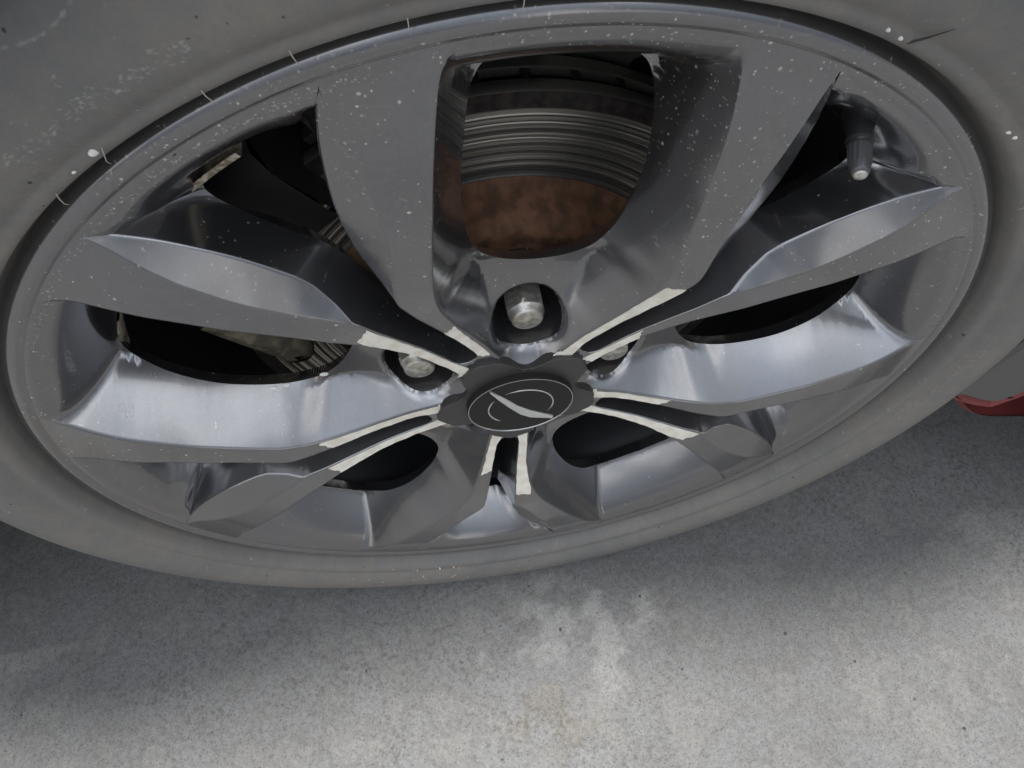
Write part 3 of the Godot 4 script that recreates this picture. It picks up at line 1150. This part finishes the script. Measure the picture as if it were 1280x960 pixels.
func build_wheel() -> void:
	var wheel := thing("alloy_wheel", "dusty grey alloy car wheel with five split spokes and its tyre", "wheel", Vector3(0, HUB_HEIGHT, 0))
	wheel.rotation.z = SPIN
	# ---- tyre
	var prof: Array = []
	for p in [[232, -16], [240, -13], [246, -11.5], [248.3, -9], [249.6, -5], [250.6, 0], [251.8, 3.2], [253.4, 4.9], [255.4, 5.5], [257.2, 5.7], [258.4, 5.4], [259.6, 6.0], [262, 7.6], [265, 9.0], [269, 10.0], [274, 10.4], [279, 10.0], [284, 9.0], [290, 6.8], [297, 3.4], [301, 0.8], [302.4, -1.0], [306, -4.2], [313, -13], [318, -22], [321.5, -32], [323, -42], [323.5, -60], [323.6, -74], [317, -75], [317, -82], [324, -83], [324, -118], [317, -119], [317, -126], [324, -127], [323.5, -160], [321, -185], [313, -205], [290, -226], [250, -214]]:
		prof.append(Vector2(p[0], p[1]))
	prof.reverse()
	var st := begin()
	lathe(st, prof, 300, 0.7)
	var arr := st.commit_to_arrays()
	# flattened where it stands on the ground
	var vs: PackedVector3Array = arr[Mesh.ARRAY_VERTEX]
	var sn := sin(SPIN)
	var cs := cos(SPIN)
	for i in vs.size():
		var v := vs[i]
		var wy := v.x * sn + v.y * cs
		var low := -(HUB_HEIGHT - 0.0008)
		if wy < low:
			var d := low - wy
			vs[i] = v + Vector3(sn, cs, 0) * d
			if v.z > -0.06:
				vs[i].z += d * 0.3
	arr[Mesh.ARRAY_VERTEX] = vs
	var am := ArrayMesh.new()
	am.add_surface_from_arrays(Mesh.PRIMITIVE_TRIANGLES, arr)
	var tyre := MeshInstance3D.new()
	tyre.name = "tyre"
	tyre.mesh = am
	tyre.material_override = mats.tyre
	wheel.add_child(tyre, true)
	# rubber moulding hairs at the bead and grit stuck to it
	for h in [[133.8, 250.5, 4.5, 0.2], [127.7, 252.5, 5.0, 0.5], [118.9, 251.5, 5.0, -0.2], [112.2, 252, 5.0, -0.1], [104.3, 251.0, 4.5, 0.1], [96.7, 251.5, 5.0, 0.2], [35.3, 252, 4.0, 0.2], [90.2, 252.5, 3.0, 0.1]]:
		st = begin()
		var a := deg_to_rad(h[0])
		var d := Vector3(cos(a), sin(a), 0)
		var t := Vector3(-sin(a), cos(a), 0)
		var p0: Vector3 = d * (h[1] + 3.2) * 0.001 + Vector3(0, 0, 0.0055)
		var L: float = h[2] * 0.001
		tube(st, [p0, p0 - d * L * 0.35 + Vector3(0, 0, 0.0012) + t * L * h[3] * 0.4, p0 - d * L * 0.75 + Vector3(0, 0, 0.0016) + t * L * h[3], p0 - d * L * 1.15 + Vector3(0, 0, 0.0008) + t * L * h[3] * 1.2], [0.00024, 0.0002, 0.00017, 0.00006], 6)
		commit("moulding_hair", st, mats.hair, tyre)
	st = begin()
	var ha := deg_to_rad(66.4)
	var hp := Vector3(cos(ha), sin(ha), 0) * 0.2545 + Vector3(0, 0, 0.005)
	tube(st, [hp, hp + Vector3(0.004, 0.0045, 0.003), hp + Vector3(0.0095, 0.0095, 0.0055)], [0.00045, 0.00035, 0.0001], 6)
	commit("moulding_hair", st, mats.dark_hair, tyre)
	for f in [[128.4, 256, 2.0], [69.1, 256, 1.2], [67.5, 255.2, 1.2], [48.6, 255, 1.1], [47.4, 256, 1.2], [131, 255, 0.8], [34, 256, 0.9], [262, 256, 1.5], [264.5, 256, 1.2], [258, 257, 1.0]]:
		var a := deg_to_rad(f[0])
		var sp := SphereMesh.new()
		sp.radius = f[2] * 0.0007
		sp.height = sp.radius * 1.5
		sp.radial_segments = 10
		sp.rings = 6
		var o := MeshInstance3D.new()
		o.name = "grit_fleck"
		o.mesh = sp
		o.material_override = mats.fleck
		o.position = Vector3(cos(a) * f[1], sin(a) * f[1], 5.6) * 0.001
		o.rotation = Vector3(1.2, 0.3, a + 0.4)
		o.scale = Vector3(1.5, 0.7, 1.0)
		tyre.add_child(o, true)

	# ---- rim: lip and barrel, with the five double spokes as its pieces
	st = begin()
	var lip: Array = []
	for p in [[246.3, -16], [246.3, -11], [246.2, -7.6], [246.12, -6.6], [245.89, -5.62], [245.5, -4.69], [244.98, -3.84], [244.33, -3.07], [243.56, -2.42], [242.71, -1.9], [241.78, -1.51], [240.8, -1.28], [239.8, -1.2], [238.4, -1.5], [237.2, -2.2], [236.2, -2.75]]:
		lip.append(Vector2(p[0], p[1]))
	lathe(st, lip, 320, 0.52)
	var rim := commit("rim", st, mats.rim, wheel)
	st = begin()
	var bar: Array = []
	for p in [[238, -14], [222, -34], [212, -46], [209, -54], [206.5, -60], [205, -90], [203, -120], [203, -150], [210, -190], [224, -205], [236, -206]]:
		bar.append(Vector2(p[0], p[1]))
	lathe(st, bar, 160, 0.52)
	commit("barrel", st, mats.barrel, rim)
	make_contours()
	make_half_sector()
	for k in 5:
		commit("spoke", spoke_mesh(54.0 + 72.0 * k), mats.rim, rim)

	# ---- small scratched marks and chips in the lacquer of the left window's lower wall
	var on_wall := func(w: Vector2, lift: float) -> Vector3:
		var q := to_slot(w)
		return turned(q, shape_z(q) + lift, -1.0, cos(deg_to_rad(198.0)), sin(deg_to_rad(198.0)))
	st = begin()
	for stroke_pts in [[[0, 0], [0, 1]], [[0.9, 0], [0.9, 1]], [[0, 0.5], [0.9, 0.5]], [[2.2, 0.9], [1.5, 0.8], [1.4, 0.3], [2.0, 0.05], [2.6, 0.35], [2.5, 0.8], [2.2, 0.9]], [[2.2, 0.4], [2.8, 0.0]], [[3.2, 1.0], [3.7, 0.6], [3.6, 0.2], [3.2, 0.0]]]:
		var line: Array = []
		var rad: Array = []
		for c in stroke_pts:
			line.append(on_wall.call(Vector2(197.0 - c[0] * 1.75, 48.6 - c[1] * 3.0), 0.12))
			rad.append(0.00024)
		tube(st, line, rad, 5)
	commit("scratched_mark", st, mats.fleck, rim)
	for c in [[125.0, 35.6, 2.2], [118.2, 33.8, 1.9], [100.0, 24.8, 2.0]]:
		var o := MeshInstance3D.new()
		var sp := SphereMesh.new()
		sp.radius = 0.0008 * c[2]
		sp.height = sp.radius
		sp.radial_segments = 9
		sp.rings = 5
		o.name = "lacquer_chip"
		o.mesh = sp
		o.material_override = mats.fleck
		o.position = on_wall.call(Vector2(c[0], c[1] + 0.6), 0.1)
		o.rotation = Vector3(0.9, 0.2, 0.3)
		o.scale = Vector3(1.6, 0.6, 0.7)
		rim.add_child(o, true)

	# ---- pale strips along the inner ends of the spoke arms
	for t in [[126.0, 1.0, 41.0, 119.0, 9.5, 3.0, -5.0], [126.0, -1.0, 51.0, 88.0, 8.5, -4.0, 2.0], [54.0, 1.0, 36.0, 119.0, 9.0, 0.0, -4.0], [54.0, -1.0, 45.0, 79.0, 9.0, 2.0, -6.0], [198.0, -1.0, 42.0, 107.0, 9.5, 0.0, 4.0], [198.0, 1.0, 43.0, 113.0, 9.5, 2.0, -3.0], [270.0, -1.0, 36.0, 88.0, 9.0, 0.0, 4.0], [270.0, 1.0, 36.0, 117.0, 10.0, 0.0, 1.0], [342.0, 1.0, 41.0, 88.0, 9.0, 0.0, 5.0], [342.0, -1.0, 40.0, 124.0, 10.0, 0.0, -6.0]]:
		commit("accent_strip", tape_strip(t[0], t[1], t[2], t[3], t[4], t[5], t[6], int(t[0]) + int(t[1]) * 7), mats.tape, wheel)

	# ---- wheel nuts
	for k in 5:
		var a := deg_to_rad(18.0 + 72.0 * k)
		st = begin()
		nut(st)
		var o := commit("wheel_nut", st, mats.nut, wheel)
		o.position = Vector3(cos(a) * 0.056, sin(a) * 0.056, 0)
		o.rotation.z = a + [0.2, 0.25, 0.1, 0.3, 0.4][k]

	# ---- centre cap
	var ring := PackedVector2Array()
	for k in 150:
		var th := TAU * k / 150.0
		var d := rad_to_deg(th) - 18.0
		var f := absf(fposmod(d + 36.0, 72.0) - 36.0)       # degrees from the nearest window's middle
		var r := interp(f, [0, 5, 10, 15, 19, 22, 26, 31, 36], [31.6, 32.2, 34.2, 38.2, 42.0, 43.2, 43.6, 45.5, 47.0])
		ring.append(Vector2(cos(th), sin(th)) * r * 0.001)
	st = begin()
	plate(st, ring, -0.008, -0.0013, 0.0006)
	var cap := commit("centre_cap", st, mats.cap, wheel)
	st = begin()
	var bprof: Array = []
	for p in [[29.2, -2], [29.2, 2.2], [29.0, 2.8], [28.7, 3.0], [28.4, 2.9], [28.2, 2.4], [14, 2.75], [0.01, 2.8]]:
		bprof.append(Vector2(p[0], p[1]))
	lathe(st, [Vector2(28.4, 2.4), Vector2(14, 2.7), Vector2(0.01, 2.8)], 96)
	lathe(st, [Vector2(29.2, -2), Vector2(29.2, 2.2), Vector2(29.0, 2.8)], 96)
	commit("badge", st, mats.badge, cap)
	st = begin()
	lathe(st, bprof.slice(2, 6), 128)
	commit("badge_rim", st, mats.badge_edge, cap)
	for arc in [[-27.0, 124.0], [150.0, 238.0]]:
		st = begin()
		var pp: Array = []
		var rr: Array = []
		for k in 33:
			var th := deg_to_rad(lerpf(arc[0], arc[1], k / 32.0))
			pp.append(Vector3(cos(th) * 0.0178, sin(th) * 0.0178, 0.0027))
			rr.append(0.00045 * clampf(minf(k, 32 - k) / 5.0, 0.15, 1.0))
		tube(st, pp, rr, 6)
		commit("badge_arc", st, mats.badge_line, cap)
	st = begin()
	plate(st, curve_closed([Vector2(-19.2, 20.3), Vector2(-14, 11), Vector2(-7, 1.2), Vector2(0, -7.6), Vector2(6, -12.2), Vector2(13, -14.2), Vector2(20, -16), Vector2(20.2, -14.2), Vector2(12, -9), Vector2(5.5, -4.6), Vector2(-2, 1.8), Vector2(-10.6, 12)]), 0.0024, 0.0040, 0.0007)
	commit("badge_slash", st, mats.chrome, cap)

	# ---- valve
	var v54 := func(u: float, v: float, z: float) -> Vector3:
		return Vector3(u * cos(deg_to_rad(54)) - v * sin(deg_to_rad(54)), u * sin(deg_to_rad(54)) + v * cos(deg_to_rad(54)), z) * 0.001
	var b0: Vector3 = v54.call(216.5, 5.4, -22)
	var b1: Vector3 = v54.call(206.7, 6.7, 5.0)
	var ax := (b1 - b0).normalized()
	st = begin()
	tube(st, [b0, b0 + ax * 0.004, b0 + ax * 0.009, b0 + ax * 0.0135], [0.0068, 0.0064, 0.0054, 0.0052], 20)
	var stem := commit("valve_stem", st, mats.rubber, wheel)
	st = begin()
	tube(st, [b0 + ax * 0.013, b0 + ax * 0.0132, b0 + ax * 0.0142, b0 + ax * 0.0144, b0 + ax * 0.0146], [0.0046, 0.0056, 0.0056, 0.0053, 0.003], 20)
	commit("valve_collar", st, mats.collar, stem)
	st = begin()
	var L := (b1 - b0).length()
	var base := b0 + ax * 0.0150
	var cl := L - 0.0150
	var cu := ax.cross(Vector3(0.3, 0.8, 0.2)).normalized()
	var cv := ax.cross(cu)
	var levels := [[0.0, 4.2, 0.0], [0.02, 4.9, 0.0], [0.12, 5.0, 0.35], [0.62, 4.75, 0.35], [0.70, 4.3, 0.0], [0.86, 3.9, 0.0], [0.96, 3.3, 0.0], [1.0, 2.2, 0.0], [1.005, 0.01, 0.0]]
	var sides := 56
	for i in levels.size() - 1:
		for k in sides:
			var q: Array = []
			for c in [[i, k], [i + 1, k], [i + 1, k + 1], [i, k + 1]]:
				var lv: Array = levels[c[0]]
				var th: float = TAU * c[1] / sides
				var rr: float = (lv[1] - lv[2] * (0.5 + 0.5 * cos(th * 14.0))) * 0.001
				q.append(base + ax * cl * lv[0] + (cu * cos(th) + cv * sin(th)) * rr)
			for j in [0, 1, 2, 0, 2, 3]:
				st.set_smooth_group(0)
				st.set_uv(Vector2.ZERO)
				st.add_vertex(q[j])
	st.generate_normals()
	commit("valve_cap", st, mats.stem_cap, stem)
	var tipm := SphereMesh.new()
	tipm.radius = 0.0031
	tipm.height = 0.0040
	tipm.radial_segments = 20
	tipm.rings = 8
	var tip := MeshInstance3D.new()
	tip.name = "valve_tip"
	tip.mesh = tipm
	tip.material_override = mats.nut
	tip.position = b1 - ax * 0.0004
	tip.quaternion = Quaternion(Vector3.UP, ax)
	stem.add_child(tip, true)

	# ---- a stick-on balance weight inside the barrel, left
	st = begin()
	lathe(st, [Vector2(206, -38), Vector2(201.5, -38.5), Vector2(200.8, -40), Vector2(200.8, -54), Vector2(201.5, -55.5), Vector2(206, -56)], 14, 0.52, deg_to_rad(166), deg_to_rad(177))
	commit("balance_weight", st, mats.weight, wheel)
	st = begin()
	lathe(st, [Vector2(206, -27), Vector2(203, -27.5), Vector2(202.4, -29), Vector2(202.4, -37), Vector2(206, -38)], 14, 0.52, deg_to_rad(126.5), deg_to_rad(136))
	commit("balance_weight", st, mats.weight, wheel)

func curve_closed(ctrl: Array) -> PackedVector2Array:
	var out := PackedVector2Array()
	for p in ctrl:
		out.append(p * 0.001)
	return out

func nut(st: SurfaceTool) -> void:
	var m := 48
	var rad := func(k: int, apo: float, rnd: float) -> float:
		var th := fposmod(TAU * k / m, PI / 3) - PI / 6
		return minf(apo / cos(th), rnd)
	var rings := [[-50.0, 9.2, 10.6], [-22.5, 9.2, 10.6], [-20.2, 9.2, 9.7], [-18.6, 8.5, 8.5], [-16.3, 8.1, 8.1], [-15.5, 7.5, 7.5], [-15.2, 6.6, 6.6], [-15.0, 0.01, 0.01]]
	for i in rings.size() - 1:
		for k in m:
			var q: Array = []
			for c in [[i, k], [i + 1, k], [i + 1, k + 1], [i, k + 1]]:
				var g: Array = rings[c[0]]
				var th: float = TAU * c[1] / m
				var r: float = rad.call(c[1], g[1], g[2])
				q.append(Vector3(cos(th) * r, sin(th) * r, g[0]) * 0.001)
			for j in [0, 1, 2, 0, 2, 3]:
				st.set_smooth_group(-1 if i < 2 else 0)
				st.set_uv(Vector2.ZERO)
				st.add_vertex(q[j])
	st.generate_normals()

# ------------------------------------------------------------------ brakes behind the spokes
func build_brakes() -> void:
	var at := Vector3(0, HUB_HEIGHT, 0)
	var disc := thing("brake_disc", "grooved brake disc with rusty hub, behind the top window of the wheel", "brake disc", at)
	disc.rotation.z = SPIN
	var st := begin()
	var face: Array = [Vector2(150.2, -81), Vector2(150.2, -73.5), Vector2(149.6, -72.6)]
	lathe(st, [Vector2(149.8, -80.5), Vector2(150.4, -79.5), Vector2(150.4, -73.6), Vector2(149.8, -72.6)], 200)
	lathe(st, [Vector2(150.0, -96), Vector2(150.0, -88.5), Vector2(145, -88.4)], 200)
	commit("disc_edge", st, mats.disc, disc)
	# friction face with worn rings
	st = begin()
	var dark := begin()
	var r := 140.8
	var gr := RandomNumberGenerator.new()
	gr.seed = 4
	while r > 98.0:
		var w := gr.randf_range(0.35, 1.7)
		var target := dark if (gr.randf() < 0.22 or r < 106.0) else st
		var z := -71.8 + gr.randf_range(-0.35, 0.25)
		lathe(target, [Vector2(r, z - 0.5), Vector2(r - 0.25, z), Vector2(r - w + 0.25, z + gr.randf_range(-.15, .15)), Vector2(r - w, z - 0.5)], 200)
		r -= w
	commit("disc_face", st, mats.disc, disc)
	commit("disc_groove", dark, mats.disc_dark, disc)
	st = begin()
	lathe(st, [Vector2(149.8, -72.6), Vector2(148, -71.2), Vector2(142, -71.0), Vector2(140.8, -72.5), Vector2(139, -73.4), Vector2(97, -73.4)], 160)
	commit("disc_rust_band", st, mats.dark_rust, disc)
	st = begin()
	lathe(st, [Vector2(98.2, -73.2), Vector2(96.4, -70.6), Vector2(93.5, -69.5), Vector2(92, -67), Vector2(89, -58), Vector2(87.5, -52), Vector2(84.5, -49.2), Vector2(79, -48.6), Vector2(30, -48.6)], 160)
	commit("disc_hat", st, mats.rust, disc)
	st = begin()
	for k in 40:
		var a := TAU * k / 40.0
		var d := Vector3(cos(a), sin(a), 0)
		var t := Vector3(-sin(a), cos(a), 0) * 0.0022
		quad(st, d * 0.149 + t + Vector3(0, 0, -0.0805), d * 0.149 - t + Vector3(0, 0, -0.0805), d * 0.149 - t + Vector3(0, 0, -0.0885), d * 0.149 + t + Vector3(0, 0, -0.0885), d)
	commit("vent_rib", st, mats.dark_rust, disc).set_meta("kind", "stuff")

	var shield := thing("dust_shield", "olive grey sheet metal shield above the brake disc, in the top window", "shield", at)
	shield.rotation.z = SPIN
	st = begin()
	lathe(st, [Vector2(176, -96), Vector2(175, -94.5), Vector2(158, -97), Vector2(152, -101), Vector2(104, -101)], 30, 0.5, deg_to_rad(68.5), deg_to_rad(86))
	commit("shield_plate", st, mats.shield, shield)
	st = begin()
	lathe(st, [Vector2(178, -128), Vector2(120, -128), Vector2(70, -120)], 60, 0.5, deg_to_rad(86), deg_to_rad(420))
	commit("backing_plate", st, mats.liner, shield)

	var cal := thing("brake_caliper", "grimy brake caliper with a round slide bolt, seen through the left window", "brake caliper", at)
	cal.rotation.z = SPIN
	st = begin()
	lathe(st, [Vector2(184, -128), Vector2(186, -122), Vector2(186, -70), Vector2(181, -58), Vector2(170, -54), Vector2(136, -54), Vector2(128, -57), Vector2(126, -68)], 40, 0.5, deg_to_rad(132), deg_to_rad(170))
	for a in [132.0, 170.0]:
		var t := deg_to_rad(a)
		var d := Vector3(cos(t), sin(t), 0)
		var nn := Vector3(-sin(t), cos(t), 0) * (1.0 if a > 150.0 else -1.0)
		quad(st, d * 0.128 + Vector3(0, 0, -0.057), d * 0.17 + Vector3(0, 0, -0.054), d * 0.186 + Vector3(0, 0, -0.07), d * 0.126 + Vector3(0, 0, -0.07), nn)
		quad(st, d * 0.126 + Vector3(0, 0, -0.07), d * 0.186 + Vector3(0, 0, -0.07), d * 0.186 + Vector3(0, 0, -0.128), d * 0.126 + Vector3(0, 0, -0.128), nn)
	commit("caliper_body", st, mats.caliper_dark, cal)
	st = begin()
	tube(st, [Vector3(-0.160, 0.030, -0.050), Vector3(-0.140, 0.018, -0.049), Vector3(-0.124, 0.006, -0.049), Vector3(-0.117, -0.004, -0.050)], [0.006, 0.0085, 0.0095, 0.0085], 14)
	commit("slide_arm", st, mats.caliper, cal)
	st = begin()
	tube(st, [Vector3(-0.1165, 0.004, -0.060), Vector3(-0.1165, 0.003, -0.050), Vector3(-0.1163, 0.001, -0.042), Vector3(-0.1161, 0.000, -0.0395), Vector3(-0.116, 0.000, -0.039)], [0.0095, 0.0095, 0.009, 0.0065, 0.0005], 16)
	commit("slide_bolt", st, mats.caliper, cal)
